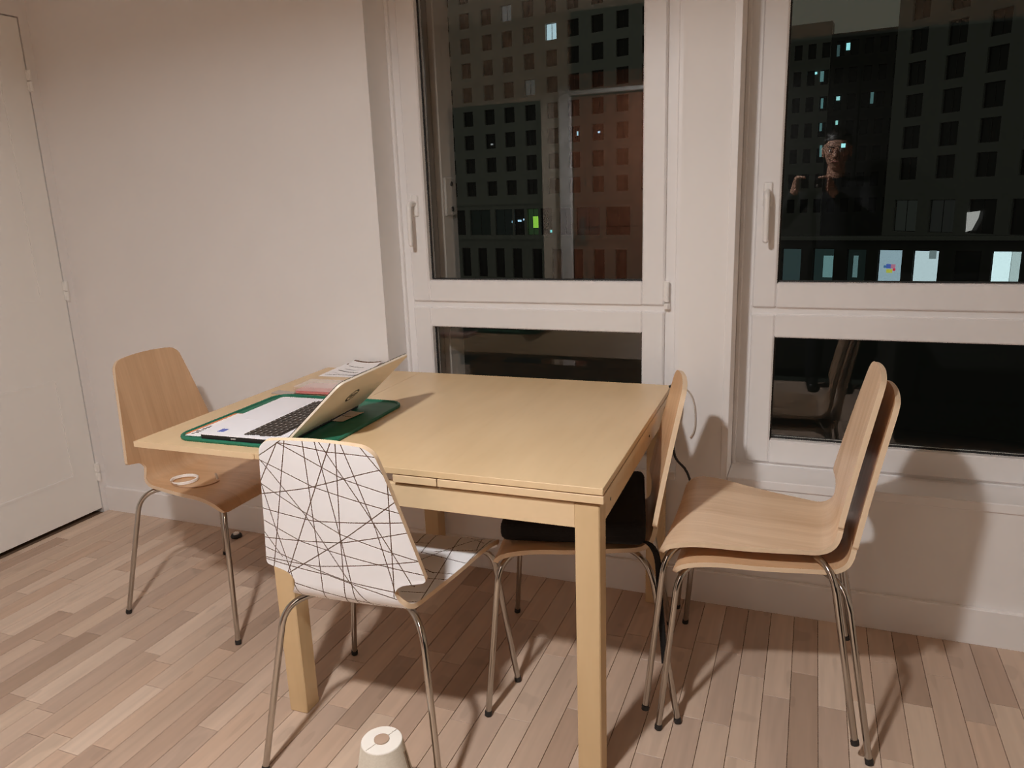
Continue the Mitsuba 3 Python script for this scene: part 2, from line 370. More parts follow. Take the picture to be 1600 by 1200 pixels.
# ------------------------------------------------------------------ table (turned by a degree, left leaf pulled out)
TA, TX, TY, TZ = .016, 2.6076, -.9155, .747
def table_T(): return T().translate((TX, TY, 0)).rotate((0, 0, 1), math.degrees(TA))
TW = table_T()
t = thing('extending_table', 'pale birch extending dining table with its left leaf pulled out', 'table')
def tpart(nm, m, b, parent=t, smooth=False): return obj(nm, m, b, parent, smooth, TW)
D = .922
tpart('tabletop', box(-.8955, 0, 0, D, TZ - .0157, TZ, .0012), 'birch_top')
e = tpart('extension_leaf', box(-1.29, -.8968, 0, D, TZ - .0157, TZ - .0002, .0012), 'birch_top'); tag(e, 'pulled out left leaf')
tpart('edge_strip', box(-1.2905, -.90, -.0006, .0, TZ - .016, TZ - .0006), 'birch_edge', e)
tpart('stored_leaf', box(-.3885, .0012, .0005, D - .002, TZ - .0365, TZ - .0180, .0012), 'birch_edge')
tpart('slide_block', box(-.504, -.3905, .0005, .07, TZ - .0365, TZ - .0180, .0012), 'birch_edge')
tpart('slide_rail', box(-1.21, -.16, .16, .20, TZ - .0445, TZ - .0370), 'birch_edge'); tpart('slide_rail', box(-1.21, -.16, D - .20, D - .16, TZ - .0445, TZ - .0370), 'birch_edge')
LW, LI = .056, .010
for lx0 in (-.8955 + LI, -LI - LW):
    for ly0 in (LI, D - LI - LW):
        tpart('leg', box(lx0, lx0 + LW, ly0, ly0 + LW, 0.0, TZ - .0440, .0025), 'birch_leg')
za, zb = TZ - .1018, TZ - .0438
tpart('apron', box(-.8955 + LI + LW, -LI - LW, LI + .002, LI + .022, za, zb, .0012), 'birch_edge')
tpart('apron', box(-.8955 + LI + LW, -LI - LW, D - LI - .022, D - LI - .002, za, zb, .0012), 'birch_edge')
ap = tpart('apron', box(-LI - .022, -LI - .002, LI + LW, D - LI - LW, za, zb, .0012), 'birch_edge')
for yy in (.12, .60): tpart('screw_hole', tube([(-LI - .003, yy, za + .03), (-LI + .0005 - .002, yy, za + .03)], .004, 12), 'black_plastic', ap, 30)
tpart('apron', box(-.8955 + LI + .002, -.8955 + LI + .022, LI + LW, D - LI - LW, za, zb, .0012), 'birch_edge')

# ------------------------------------------------------------------ chairs
# profile of the shell in (y, z): front lip of the seat, seat, bend, back
PRO = [(.216, .424), (.2090, .440), (.192, .4515), (.160, .4575), (.12, .4585), (.05, .4535), (-.04, .449), (-.130, .4465)]
PRO = np.array(PRO); 
def bez(a, b, c, n): 
    s = np.linspace(0, 1, n)[:, None]; a, b, c = map(np.array, (a, b, c)); return (1 - s) ** 2 * a + 2 * s * (1 - s) * b + s * s * c
seat_c = spline(PRO, 90)
bend_c = bez((-.130, .4465), (-.1875, .4449), (-.1945, .500), 40)
back_c = bez((-.1945, .500), (-.2180, .66), (-.2640, .874), 110)
pc = np.vstack([seat_c, bend_c[1:], back_c[1:]])
S = np.r_[0, np.cumsum(np.linalg.norm(np.diff(pc, axis=0), axis=1))]
S_b0, S_m, S_t = S[len(seat_c) - 1], float(np.interp(.5385, pc[120:, 1], S[120:])), S[-1]   # start of the bend, level of the lower back corner, top
S_n = S_m - .042                             # narrow waist
def half_width(s):
    s = np.asarray(s, float)
    wl = np.interp(s, [0, .05, S_n - .035, S_n - .012, S_n + .012], [.236, .238, .146, .132, .128])
    r = .030
    wl = np.where(s < r, wl - r + np.sqrt(np.maximum(r * r - (r - s) ** 2, 0)), wl)
    # flare from the waist to the lower corners of the back: hollow curve, short level edge, rounded corner
    h = s - S_n
    w = np.where(h > 0, .128 + .040 * (1 - np.sqrt(np.maximum(1 - (np.minimum(h, .0296) / .030) ** 2, 0))), wl)
    wj = .128 + .040 * (1 - math.sqrt(1 - (.0296 / .030) ** 2))
    w = np.where(h > .0296, wj + (.193 - wj) * np.clip((h - .0296) / .0055, 0, 1), w)
    e_ = np.clip((h - .0351) / .011, 0, 1)
    wb_ = np.interp(s, [S_m, S_t], [.2035, .134])
    w = np.where(h > .0351, .193 + (wb_ - .193) * np.sqrt(np.maximum(1 - (1 - e_) ** 2, 0)), w)
    rt = .030
    w = np.where(s > S_t - rt, w - rt + np.sqrt(np.maximum(rt * rt - (s - (S_t - rt)) ** 2, 0)), w)
    return w
ss = np.unique(np.r_[np.linspace(0, .034, 12), np.linspace(.034, S_b0, 26), np.linspace(S_b0, S_n, 12), np.linspace(S_n, S_m + .012, 60), np.linspace(S_m + .012, S_t - .032, 24), S_t - .032 + .032 * np.sin(np.linspace(0, np.pi / 2, 14))])
NV = 25
def shell_meshes():
    y, z = np.interp(ss, S, pc[:, 0]), np.interp(ss, S, pc[:, 1])
    ty, tz = np.gradient(y, ss), np.gradient(z, ss)
    for _ in range(2): ty, tz = np.convolve(np.pad(ty, 1, 'edge'), [.25, .5, .25], 'valid'), np.convolve(np.pad(tz, 1, 'edge'), [.25, .5, .25], 'valid')
    l = np.hypot(ty, tz); ny, nz = tz / l, -ty / l          # sitter's side: up on the seat, forward on the back
    w = half_width(ss); v = np.linspace(-1, 1, NV)
    xx = w[:, None] * v[None]
    backness = np.clip((ss - S_b0) / (S_m - S_b0), 0, 1)[:, None] ** 2
    dish = (xx / .2) ** 2 * (.014 * backness + .004 * (1 - backness))
    drop = np.clip((ss - (S_t - .10)) / .10, 0, 1)[:, None] ** 1.5 * (xx / .134) ** 2 * .012     # arched top edge
    def sheet(off):
        o = dish + off
        Y = y[:, None] + ny[:, None] * o - ty[:, None] / l[:, None] * drop; Z = z[:, None] + nz[:, None] * o - tz[:, None] / l[:, None] * drop
        return np.stack([xx, Y, Z], -1)
    top, bot = sheet(.0062), sheet(-.0062)
    n, m = len(ss), NV
    idx = np.arange(n * m).reshape(n, m)
    q = np.stack([idx[:-1, :-1], idx[:-1, 1:], idx[1:, 1:], idx[1:, :-1]], -1).reshape(-1, 4)
    f = np.vstack([q[:, [0, 1, 2]], q[:, [0, 2, 3]]])
    uv = np.stack([xx, np.broadcast_to(ss[:, None], xx.shape)], -1).reshape(-1, 2)
    ring = np.r_[idx[0, :], idx[1:, -1], idx[-1, -2::-1], idx[-2:0:-1, 0]]
    tv, bv = top.reshape(-1, 3), bot.reshape(-1, 3)
    # edge strip, its middle a hair proud
    R0, R1 = tv[ring], bv[ring]; k = len(ring)
    ctr = (R0 + R1) / 2; out = np.roll(ctr, -1, 0) - np.roll(ctr, 1, 0); out = np.cross(out, R0 - R1); out /= np.linalg.norm(out, axis=1, keepdims=True) + 1e-9
    if (out[k // 2] @ (ctr[k // 2] - ctr.mean(0))) < 0: out = -out
    ev = np.vstack([R0, R1]); ef = []
    for j in range(k):
        a, b = j, (j + 1) % k; c, d = b + k, a + k; ef += [[a, b, c], [a, c, d]]
    al = np.r_[0, np.cumsum(np.linalg.norm(np.diff(ctr, axis=0), axis=1))]
    euv = np.vstack([np.c_[np.full(k, h), al] for h in (0, .0124)])
    return (tv, f), (bv, f[:, ::-1]), uv, (ev, np.array(ef)), euv
(SHT, SHTF), (SHB, SHBF), SHUV, (EDV, EDF), EDUV = shell_meshes()
def shell_shape(bsdf_front, bsdf_back=None):
    if bsdf_back is None or bsdf_back == bsdf_front:
        v = np.vstack([SHT, SHB]); f = np.vstack([SHTF, SHBF + len(SHT)])
        return mikit.ply(trimesh.Trimesh(v, f, process=False), bsdf_front, True, uv=np.vstack([SHUV, SHUV]))
edge_shape = mikit.ply(trimesh.Trimesh(EDV, EDF, process=False), 'plywood_edge', True, uv=EDUV)
TR = .0080
def leg_mesh(sx, front):
    if front: foot, top, inn = (sx * .262, .248, .012), (sx * .213, .212, .431), (sx * .085, .105, .4365)
    else: foot, top, inn = (sx * .234, -.249, .012), (sx * .178, -.176, .428), (sx * .075, -.085, .4345)
    p = bend([foot, top, inn], .062, 10)
    p = np.vstack([np.linspace(p[0], p[1], 4)[:-1], p[1:-1], np.linspace(p[-2], p[-1], 3)[1:]])
    return tube(p, TR, 14), foot, top
def cap_mesh(foot, top):
    d = np.array(top) - foot; d /= np.linalg.norm(d); f = np.array(foot)
    return tube([f + d * -.0115, f + d * -.0105, f + d * -.001, f + d * .003], [.007, .0098, .0098, .0092], 14)
LEGS = []
for front in (True, False):
    for sx in (-1, 1):
        m, fo, to = leg_mesh(sx, front); LEGS.append((mikit.ply(m, 'chrome', 40), mikit.ply(cap_mesh(fo, to), 'black_rubber', 30)))
mount_m = cat([box(-.105, .105, .085, .120, .424, .4405, .003), box(-.095, .095, -.105, -.075, .422, .4395, .003), tube([(.0, .10, .434), (.0, -.09, .432)], .008, 10)])
mount_shape = mikit.ply(mount_m, 'chrome', 30)
SHELLS = {b: shell_shape(b) for b in ('beech_veneer', 'beech_veneer_brown')}

LINES_BACK = [((-0.132, 0.306), (-0.089, 0.333)), ((-0.157, 0.227), (-0.086, 0.336)), ((-0.086, 0.336), (0.059, 0.253)), ((0.059, 0.253), (0.174, 0.213)), ((-0.086, 0.336), (0.034, 0.319)), ((0.034, 0.319), (0.134, 0.319)), ((-0.067, 0.335), (-0.183, -0.011)), ((-0.021, 0.334), (-0.04, 0.138)), ((-0.04, 0.138), (-0.057, -0.087)), ((0.009, 0.336), (0.02, 0.09)), ((0.02, 0.09), (0.027, -0.089)), ((0.041, 0.334), (-0.151, -0.032)), ((0.055, 0.333), (0.021, 0.114)), ((0.021, 0.114), (-0.002, -0.089)), ((0.07, 0.332), (0.109, 0.129)), ((0.109, 0.129), (0.13, -0.042)), ((0.022, 0.335), (0.095, 0.174)), ((0.095, 0.174), (0.172, -0.016)), ((0.117, 0.329), (0.153, 0.264)), ((0.156, 0.26), (0.137, 0.081)), ((0.137, 0.081), (0.125, -0.048)), ((-0.166, 0.191), (-0.034, 0.224)), ((-0.034, 0.224), (0.149, 0.285)), ((-0.14, 0.283), (-0.02, 0.228)), ((-0.02, 0.228), (0.179, 0.171)), ((-0.157, 0.218), (0.022, 0.11)), ((0.022, 0.11), (0.201, 0.049)), ((-0.141, 0.281), (-0.059, 0.153)), ((-0.059, 0.153), (0.02, -0.018)), ((0.02, -0.018), (0.07, -0.093)), ((-0.158, 0.213), (-0.149, 0.099)), ((-0.149, 0.099), (-0.125, -0.089)), ((-0.173, 0.152), (-0.04, 0.138)), ((-0.04, 0.138), (0.185, 0.151)), ((-0.19, 0.07), (0.022, 0.088)), ((0.022, 0.088), (0.189, 0.127)), ((0.173, 0.209), (0.024, 0.095)), ((0.024, 0.095), (-0.153, -0.027)), ((-0.177, 0.118), (-0.085, 0.077)), ((-0.085, 0.077), (0.202, 0.015)), ((-0.192, 0.042), (0.02, -0.018)), ((0.02, -0.018), (0.134, -0.034)), ((-0.197, 0.013), (-0.057, 0.014)), ((-0.057, 0.014), (0.201, 0.052)), ((-0.176, 0.006), (-0.033, -0.006)), ((-0.033, -0.006), (0.131, -0.052)), ((-0.141, -0.041), (0.117, -0.085)), ((-0.186, 0.085), (-0.15, 0.024))]
LINES_SEAT = [((-.017, .217), (.124, .19)), ((.03, .221), (.035, .113)), ((.065, .217), (.068, .067)), ((.089, .223), (.213, .144)), ((.135, .222), (.159, -.139)), ((.234, .216), (.197, -.011)), ((.101, .08), (.212, .105)), ((.066, .072), (.202, .038)), ((.117, -.016), (.19, -.017)), ((.13, -.045), (.187, -.045)), ((.073, .027), (.219, .201)), ((.096, -.116), (.158, -.11)), ((.11, -.163), (.154, -.152)), ((.192, .218), (.208, .101)), ((-.022, .203), (.23, .198)), ((-.2, .15), (.14, -.02)), ((-.12, .22), (-.06, -.15)), ((-.22, .08), (.07, .12)), ((-.05, .2), (.05, -.15)), ((-.16, .0), (.12, -.09)), ((-.19, .05), (-.07, -.14))]
def run_on(a, b):
    """a line that ends close to the rim runs on across it"""
    out = []
    for p, q in ((a, b), (b, a)):
        single = sum(tuple(p) in (tuple(l[0]), tuple(l[1])) for l in LINES_BACK) == 1
        p, q = np.array(p), np.array(q); rim = single and (p[1] > .300 or p[1] < -.075 or abs(p[0]) > float(half_width(S_m + max(p[1], .005))) - .030)
        out.append(tuple(float(x) for x in (p + (p - q) / np.linalg.norm(p - q) * .035 if rim else p)))
    return out
def pattern_fn(p, n, uv):
    u, s = uv.x, uv.y
    d = mi.Float(9.0)
    for k, (a, b) in enumerate([((x, S_m + e), (x2, S_m + e2)) for (x, e), (x2, e2) in (run_on(*l) for l in LINES_BACK)] + [((x, .222 - y_), (x2, .222 - y2)) for (x, y_), (x2, y2) in LINES_SEAT]):
        ax, ay = a; bx, by = b[0] - ax, b[1] - ay; L2 = bx * bx + by * by
        t_ = dr.clip(((u - ax) * bx + (s - ay) * by) / L2, 0, 1)
        d = dr.minimum(d, dr.square(u - ax - t_ * bx) + dr.square(s - ay - t_ * by))
    return mix((.060, .030, .015), (.71, .71, .725), smoothstep(.0008, .0015, dr.sqrt(d)))
mat('line_laminate', proc(pattern_fn), rough=.35, spec=.45)
SHELLS['line_laminate'] = shell_shape('line_laminate')

def chair(label, bsdf, x, y, th, dy=0.0, dz=0.0, group='bent plywood dining chairs on chrome legs'):
    k = thing('dining_chair', label, 'chair', group)
    c, s = math.cos(th), math.sin(th)
    tw = T().translate((x - s * dy, y + c * dy, dz)).rotate((0, 0, 1), math.degrees(th))
    obj('shell', None, None, k, shape=SHELLS[bsdf], to_world=tw)
    e_ = obj('edge', None, None, k, shape=edge_shape, to_world=tw)
    tag(e_, 'pale plywood rim of the seat and back')
    for lg, cp in LEGS:
        l_ = obj('leg', None, None, k, shape=lg, to_world=tw); obj('foot_cap', None, None, l_, shape=cp, to_world=tw)
    obj('seat_mount', None, None, k, shape=mount_shape, to_world=tw)
    return k, tw
CH_L = chair('brown beech dining chair at the left table end, white cable on its seat', 'beech_veneer_brown', 1.114, -.440, -1.58)
CH_C = chair('beech dining chair with a black cushion, pushed under the right table end', 'beech_veneer_brown', 2.436, -.456, 1.785)
CH_D = chair('lower beech dining chair of the stacked pair by the right window', 'beech_veneer_brown', 2.930, -.405, 1.593)
CH_E = chair('upper beech dining chair of the stacked pair by the right window', 'beech_veneer', 2.930, -.405, 1.593 - .015, .031, .047)
CH_W = chair('white dining chair printed with crossing dark lines in front of the table', 'line_laminate', 2.026, -.866, .068)
def on_chair(ch, p):
    M = np.array(ch[1].matrix); p = np.atleast_2d(p); return p @ M[:3, :3].T + M[:3, 3]

# ------------------------------------------------------------------ cushion on the chair under the table
cu = thing('seat_cushion', 'black square seat cushion on the chair under the right end of the table', 'cushion')
cm = rbox(-.192, .192, -.165, .212, .4735, .528, .020, 16)
cm = cm.subdivide_to_size(.03); v = cm.vertices
cm.vertices = np.c_[v[:, 0], v[:, 1], v[:, 2] + np.where(v[:, 2] > .49, .010 * np.cos(v[:, 0] / .192 * 1.4) * np.cos((v[:, 1] - .02) / .20 * 1.4) + .016 * np.clip(-v[:, 1] / .17, 0, 1), 0)]
obj('pad', cm, 'black_fabric', cu, 40, CH_C[1])
for sx in (-1,):
    w_ = on_chair(CH_C, [(sx * .172, -.160, .482), (sx * .203, -.186, .474), (sx * .214, -.198, .40), (sx * .216, -.206, .28), (sx * .214, -.215, .16 if sx < 0 else .25)])
    pth = spline(w_, 24); wd = np.array([.006, 0.0025, 0])
    L_ = np.vstack([pth + wd, pth - wd]); n_ = len(pth)
    fs = [[i, i + 1, n_ + i + 1] for i in range(n_ - 1)] + [[i, n_ + i + 1, n_ + i] for i in range(n_ - 1)]
    up = np.array([0.0008, .0022, 0.0])
    vv = np.vstack([L_ + up, L_ - up]); ff = np.array(fs); ff = np.vstack([ff, ff[:, ::-1] + 2 * n_])
    rim = []
    for i in range(n_ - 1):
        rim += [[i, 2 * n_ + i, 2 * n_ + i + 1], [i, 2 * n_ + i + 1, i + 1], [n_ + i, n_ + i + 1, 3 * n_ + i + 1], [n_ + i, 3 * n_ + i + 1, 3 * n_ + i]]
    obj('tie_strap', (vv, np.vstack([ff, np.array(rim)])), 'black_fabric', cu)

# ------------------------------------------------------------------ things on the table
ZT = TZ
def rrect(x0, x1, y0, y1, r): return sg.box(x0 + r, y0 + r, x1 - r, y1 - r).buffer(r, quad_segs=8)
def place(x, y, deg, z=0.0): return T().translate((x, y, z)).rotate((0, 0, 1), deg)
mat('green_cloth', proc(lambda p, n, uv: mix((.012, .118, .068), (.018, .160, .095), fbm(p.x * 60, p.y * 60, p.z * 60))), rough=.5, spec=.4)
fo = thing('document_folder', 'dark green folder with rounded corners lying under the laptop', 'folder')
poly = rrect(-.228, .228, -.235, .235, .05)
body = extr(poly, .0055, 0); 
FT = place(1.637, -.655, 1.5, ZT)
obj('cover', body, 'green_cloth', fo, 30, FT)
ringp = np.array(poly.exterior.coords)
obj('piping', tube(np.c_[ringp * .990, np.full(len(ringp), .0050)], .0048, 10, False), 'green_cloth', fo, True, FT)
ZF = ZT + .0056

mat('laptop_white', (.76, .76, .81), rough=.35, spec=.45)
mat('laptop_lid', (.72, .64, .54), rough=.33, spec=.5)
mat('key_dark', (.035, .027, .022), rough=.45)
mat('key_mark', (.35, .32, .30), rough=.6)
mat('screen_black', (.01, .01, .012), rough=.15)
mat('sticker_blue', (.10, .14, .45), rough=.4)
la = thing('laptop', 'open white laptop with its lid tilted back, on the green folder', 'laptop')
LT = place(1.757, -.686, 2.4, ZF)
BW, BD = .382, .270
def lpart(nm, m, b, parent=la, smooth=False): return obj(nm, m, b, parent, smooth, LT)
lpart('base', extr(rrect(-BD + .002, 0, -BW / 2 + .003, BW / 2 - .003, .012), .012, .002), 'black_plastic', smooth=30)
lpart('deck', extr(rrect(-BD, -.004, -BW / 2, BW / 2, .012), .0035, .0142), 'laptop_white', smooth=30)
kz = .0177
lpart('key_bed', box(-.128, -.028, -.165, .165, kz - .001, kz + .0002), 'key_dark')
keys, marks = [], []
for r_ in range(6):
    for c_ in range(15):
        x_, y_ = -.036 - r_ * .0162, .157 - c_ * .0221 - (r_ % 3) * .003
        keys.append(box(x_ - .0145, x_, y_ - .0190, y_, kz, kz + .0024, .0008)); marks.append(box(x_ - .0075, x_ - .003, y_ - .008, y_ - .0045, kz + .0024, kz + .0027))
kk = lpart('keys', cat(keys), 'key_dark'); tag(kk, 'dark square keys', kind='stuff')
km = lpart('key_legend', cat(marks), 'key_mark'); tag(km, kind='stuff')
lpart('touchpad', box(-.222, -.142, -.055, .050, kz - .001, kz + .0005, .0004), 'laptop_white')
lpart('sticker', box(-.225, -.205, -.168, -.143, kz - .0005, kz + .0004), 'sticker_blue')
lpart('port', box(-.165, -.150, -BW / 2 + .0005, -BW / 2 + .004, .006, .009), 'key_mark')
lpart('hinge', cat([tube([(-.003, -.13, .0165), (-.003, -.09, .0165)], .0055), tube([(-.003, .09, .0165), (-.003, .13, .0165)], .0055)]), 'black_plastic', smooth=30)
AL, LL, LWD = math.radians(42.8), .232, .376
lidp = rrect(0.0, LL, -LWD / 2, LWD / 2, .022)
def lid_map(m):
    v = m.vertices.copy(); c, s = math.cos(AL), math.sin(AL)      # (along, across, thickness: + is the outside)
    m.vertices = np.c_[.004 + v[:, 0] * c + v[:, 2] * s, v[:, 1], .0165 + v[:, 0] * s - v[:, 2] * c]; m.invert(); return m
ld = lpart('lid', lid_map(extr(lidp, .0055, .0012)), 'laptop_lid', smooth=30)
lpart('bezel', lid_map(extr(lidp.buffer(-.0004), .0016, -.0004)), 'black_plastic', ld)
lpart('screen', lid_map(extr(sg.box(.022, -.178, LL - .010, .178), .0004, -.0008)), 'screen_black', ld)
logo = extr(sg.Point(0, 0).buffer(.0245).difference(sg.Point(0, 0).buffer(.0195)), .0006)
txt = meshkit.text_mesh('hp', .0175, .0006, True); b_ = txt.bounds; txt.apply_translation((-(b_[0][0] + b_[1][0]) / 2, -(b_[0][1] + b_[1][1]) / 2, 0))
txt.vertices[:, 0] += txt.vertices[:, 1] * .25
lg_ = cat([logo, txt])
v = lg_.vertices.copy(); lg_.vertices = np.c_[LL * .5 + v[:, 1], -v[:, 0] * -1 * -1, .0066 + v[:, 2]]
lpart('logo', lid_map(lg_), 'key_dark', ld)
db = thing('usb_dongle', 'small black USB dongle plugged into the far side of the laptop', 'dongle')
obj('body', box(-.200, -.172, BW / 2 + .0015, BW / 2 + .024, .0065, .0125, .0015), 'black_plastic', db, False, LT)
obj('plug', box(-.193, -.179, BW / 2 - .0005, BW / 2 + .002, .0075, .0115), 'chrome', db, False, LT)

# papers
mat('paper_white', (.80, .79, .80), rough=.7, spec=.2)
mat('paper_orange', (.62, .235, .11), rough=.6, spec=.25)
mat('paper_beige', (.62, .53, .42), rough=.7, spec=.2)
mat('print_dark', (.10, .09, .09), rough=.7)
mat('print_brown', (.13, .075, .05), rough=.7)
def sheet(w, h, curl=0.0, thick=.0006, nx=14, tilt=0.0):
    xs = np.linspace(-w / 2, w / 2, nx); ys = np.array([-h / 2, h / 2]); X, Y = np.meshgrid(xs, ys, indexing='ij')
    Z = curl * (np.abs(X) / (w / 2)) ** 2 + tilt * (Y / h + .5)
    top = np.stack([X, Y, Z + thick], -1).reshape(-1, 3); bot = np.stack([X, Y, Z], -1).reshape(-1, 3)
    f = []
    for i in range(nx - 1):
        a, b, c, d = 2 * i, 2 * i + 2, 2 * i + 3, 2 * i + 1; f += [[a, b, c], [a, c, d]]
        o = 2 * nx; f += [[o + a, o + c, o + b], [o + a, o + d, o + c], [a, o + a, o + b], [a, o + b, b], [d, c, o + c], [d, o + c, o + d]]
    o = 2 * nx; f += [[0, 1, o + 1], [0, o + 1, o], [o - 2, o + o - 2, o + o - 1], [o - 2, o + o - 1, o - 1]]
    return trimesh.Trimesh(np.vstack([top, bot]), f, process=False)
GRP = 'loose papers at the back left of the table'
def paper(label, w, h, x, y, deg, z, curl, stripe=None, tilt=0.0, bs='paper_white', group=GRP, marks=()):
    k = thing('paper_sheet', label, 'paper', group)
    tw = place(x, y, deg, z)
    obj('sheet', sheet(w, h, curl, tilt=tilt), bs, k, 30, tw)
    for (u, v_, ww, hh, bm) in marks:
        m = sheet(ww, hh, 0, .0003, 10)
        X = m.vertices[:, 0] + u; m.vertices = np.c_[X, m.vertices[:, 1] + v_, m.vertices[:, 2] + curl * (np.abs(X) / (w / 2)) ** 2 + tilt * ((m.vertices[:, 1] + v_) / h + .5) + .0006]
        obj('print', m, bm, k, False, tw)
    return k
paper('white sheet lying flat at the bottom of the papers behind the laptop', .150, .155, 1.425, -.070, 5, ZT + .0002, 0.0, marks=((0, -.05, .12, .004, 'print_dark'),))
paper('folded white leaflet with dark bars lying nearest in the papers behind the laptop', .132, .085, 1.448, -.070, -12, ZT + .0014, .006, tilt=.012, marks=((0, .038, .124, .0095, 'print_brown'), (.0, -.02, .10, .0045, 'print_dark')))
paper('folded white leaflet with a dark top bar lying against the wall behind the others', .118, .075, 1.475, -.012 - .045 + .02, 2, ZT + .0105, .006, tilt=.014, marks=((0, .034, .112, .0095, 'print_brown'), (-.02, -.015, .06, .003, 'print_dark')))
paper('small crumpled slip at the right end of the papers behind the laptop', .050, .060, 1.540, -.075, -25, ZT + .003, .008, tilt=.010, marks=((0, -.015, .034, .004, 'print_dark'),))
# documents slipped under the laptop
paper('orange sheet sticking out from under the front of the laptop', .046, .205, 1.443, -.755, 1.5, ZF + .0004, 0, bs='paper_orange', group=None)
paper('white printed sheet with dark lettering between the orange sheet and the laptop', .050, .215, 1.4585, -.765, 1.5, ZF + .0014, 0, group=None, marks=tuple((-.014 + .004 * (i % 2), -.09 + i * .0115, .008 + .004 * (i % 3), .007, 'print_dark') for i in range(7)))
paper('beige card lying on the green folder behind the laptop lid', .048, .100, 1.772, -.600, -4, ZF + .0010, .002, bs='paper_beige', group=None, marks=((.004, .0, .030, .003, 'print_brown'), (-.008, .0, .025, .003, 'print_brown')))
gs = tag(obj('plastic_strip', box(-.040, .040, -.018, .018, 0, .004, .001), proc_key := mat('grey_plastic', (.42, .36, .32), rough=.5), None, False, place(1.395, -.395, -4, ZT)), 'flat greyish strip beside the pink box behind the laptop', 'strip')
# pink slips in a clear box
mat('pink_paper', (.72, .24, .23), rough=.6); mat('pink_pale', (.74, .46, .45), rough=.5)
scene['clear_plastic'] = {'type': 'thindielectric', 'int_ior': 1.45}
pb = thing('clear_box', 'small clear plastic box with pink slips inside, behind the laptop keyboard', 'box')
PT = place(1.508, -.335, 4, ZT)
obj('tray', cat([box(-.078, .078, -.055, .055, .0, .0015), box(-.078, .078, -.055, -.0535, .0015, .024), box(-.078, .078, .0535, .055, .0015, .024), box(-.078, -.0765, -.0535, .0535, .0015, .024), box(.0765, .078, -.0535, .0535, .0015, .024)]), 'clear_plastic', pb, False, PT)
for i in range(3): obj('slip', box(-.074, .074, -.051, .051, .0022 + i * .004, .0058 + i * .004, .0008), 'pink_paper' if i < 2 else 'pink_pale', pb, False, PT)
obj('lid', box(-.079, .079, -.056, .056, .0245, .0260, .0006), 'clear_plastic', pb, False, PT)

# ------------------------------------------------------------------ white cable on the left chair's seat
mat('cable_white', (.82, .79, .75), rough=.4); mat('arc_tan', (.42, .25, .145), rough=.5)
def seat_top(x, y):  # height of the seat's upper face, chair-local
    return float(np.interp(-y, -seat_c[:, 0], seat_c[:, 1])) + .0055 + (x / .2) ** 2 * .004
wc = thing('charging_cable', 'white charging cable coiled on the seat of the left chair', 'cable')
def loc_path(pts, r, lift=0):
    return on_chair(CH_L, [(x, y, seat_top(x, y) + r + .0006 + (z if z else 0)) for x, y, z in pts])
ang = np.linspace(.2, 2 * np.pi * 1.9, 80)
lx0, ly0 = .100, -.052
CABLE_C = (lx0, ly0)
coil = [(lx0 + .040 * np.cos(a) * (1 + .02 * a / 6), ly0 + .042 * np.sin(a), .0045 * a / 6.3) for a in ang]
obj('coil', tube(loc_path(coil, .0032), .0032, 8), 'cable_white', wc, True)
tan_arc = spline([(coil[-1][0], coil[-1][1], .009), (lx0 + .055, ly0 + .06, .001), (lx0 + .03, ly0 + .115, 0), (lx0 - .025, ly0 + .125, 0)], 24)
obj('tan_arc', tube(loc_path([tuple(q) for q in tan_arc], .0018), .0018, 8), 'arc_tan', wc, True)  # thin tan arc lying on the seat beside the coil
q = loc_path([(lx0 - .030, ly0 + .115, .002), (lx0 - .032, ly0 + .110, .012), (lx0 - .034, ly0 + .105, .020)], .003)
obj('plug', tube(q, [.0042, .0042, .0035], 10), 'cable_white', wc, 30)

# black cable and thin grey loop by the pier
bc = tag(obj('power_cable', tube(spline([(2.594, -.035, .7515), (2.606, -.040, .757), (2.613, -.045, .74), (2.606, -.05, .64), (2.612, -.05, .55), (2.624, -.05, .515), (2.644, -.05, .495), (2.664, -.05, .458), (2.675, -.05, .40), (2.68, -.04, .30)], 60), .0040, 10), 'black_plastic', None, True), 'black power cable behind the chair at the right end of the table', 'cable')
grey_loop = tag(obj('thin_grey_loop', tube(spline([(2.610, -.004, .752), (2.639, .006, .738), (2.656, .012, .714), (2.667, .013, .678), (2.670, .013, .642), (2.669, .012, .61), (2.655, .010, .575)], 40), .0026, 8), mat('loop_grey', (.50, .44, .38), rough=.5), None, True), 'thin grey loop on the white pier behind the table', 'cable')

# black rubber stop by the baseboard
ds = thing('door_stop', 'small black rubber ring by the baseboard behind the left chair', 'door stop')
obj('ring', lathe([(.012, 0.0005), (.021, .0005), (.023, .006), (.020, .014), (.012, .015)]).apply_translation((.800, -.062, 0)), 'black_rubber', ds, 40)
obj('core', lathe([(0, 0.0005), (.012, .0005), (.012, .019), (.009, .022), (0, .022)]).apply_translation((.800, -.062, 0)), 'white_plastic', ds, 40)

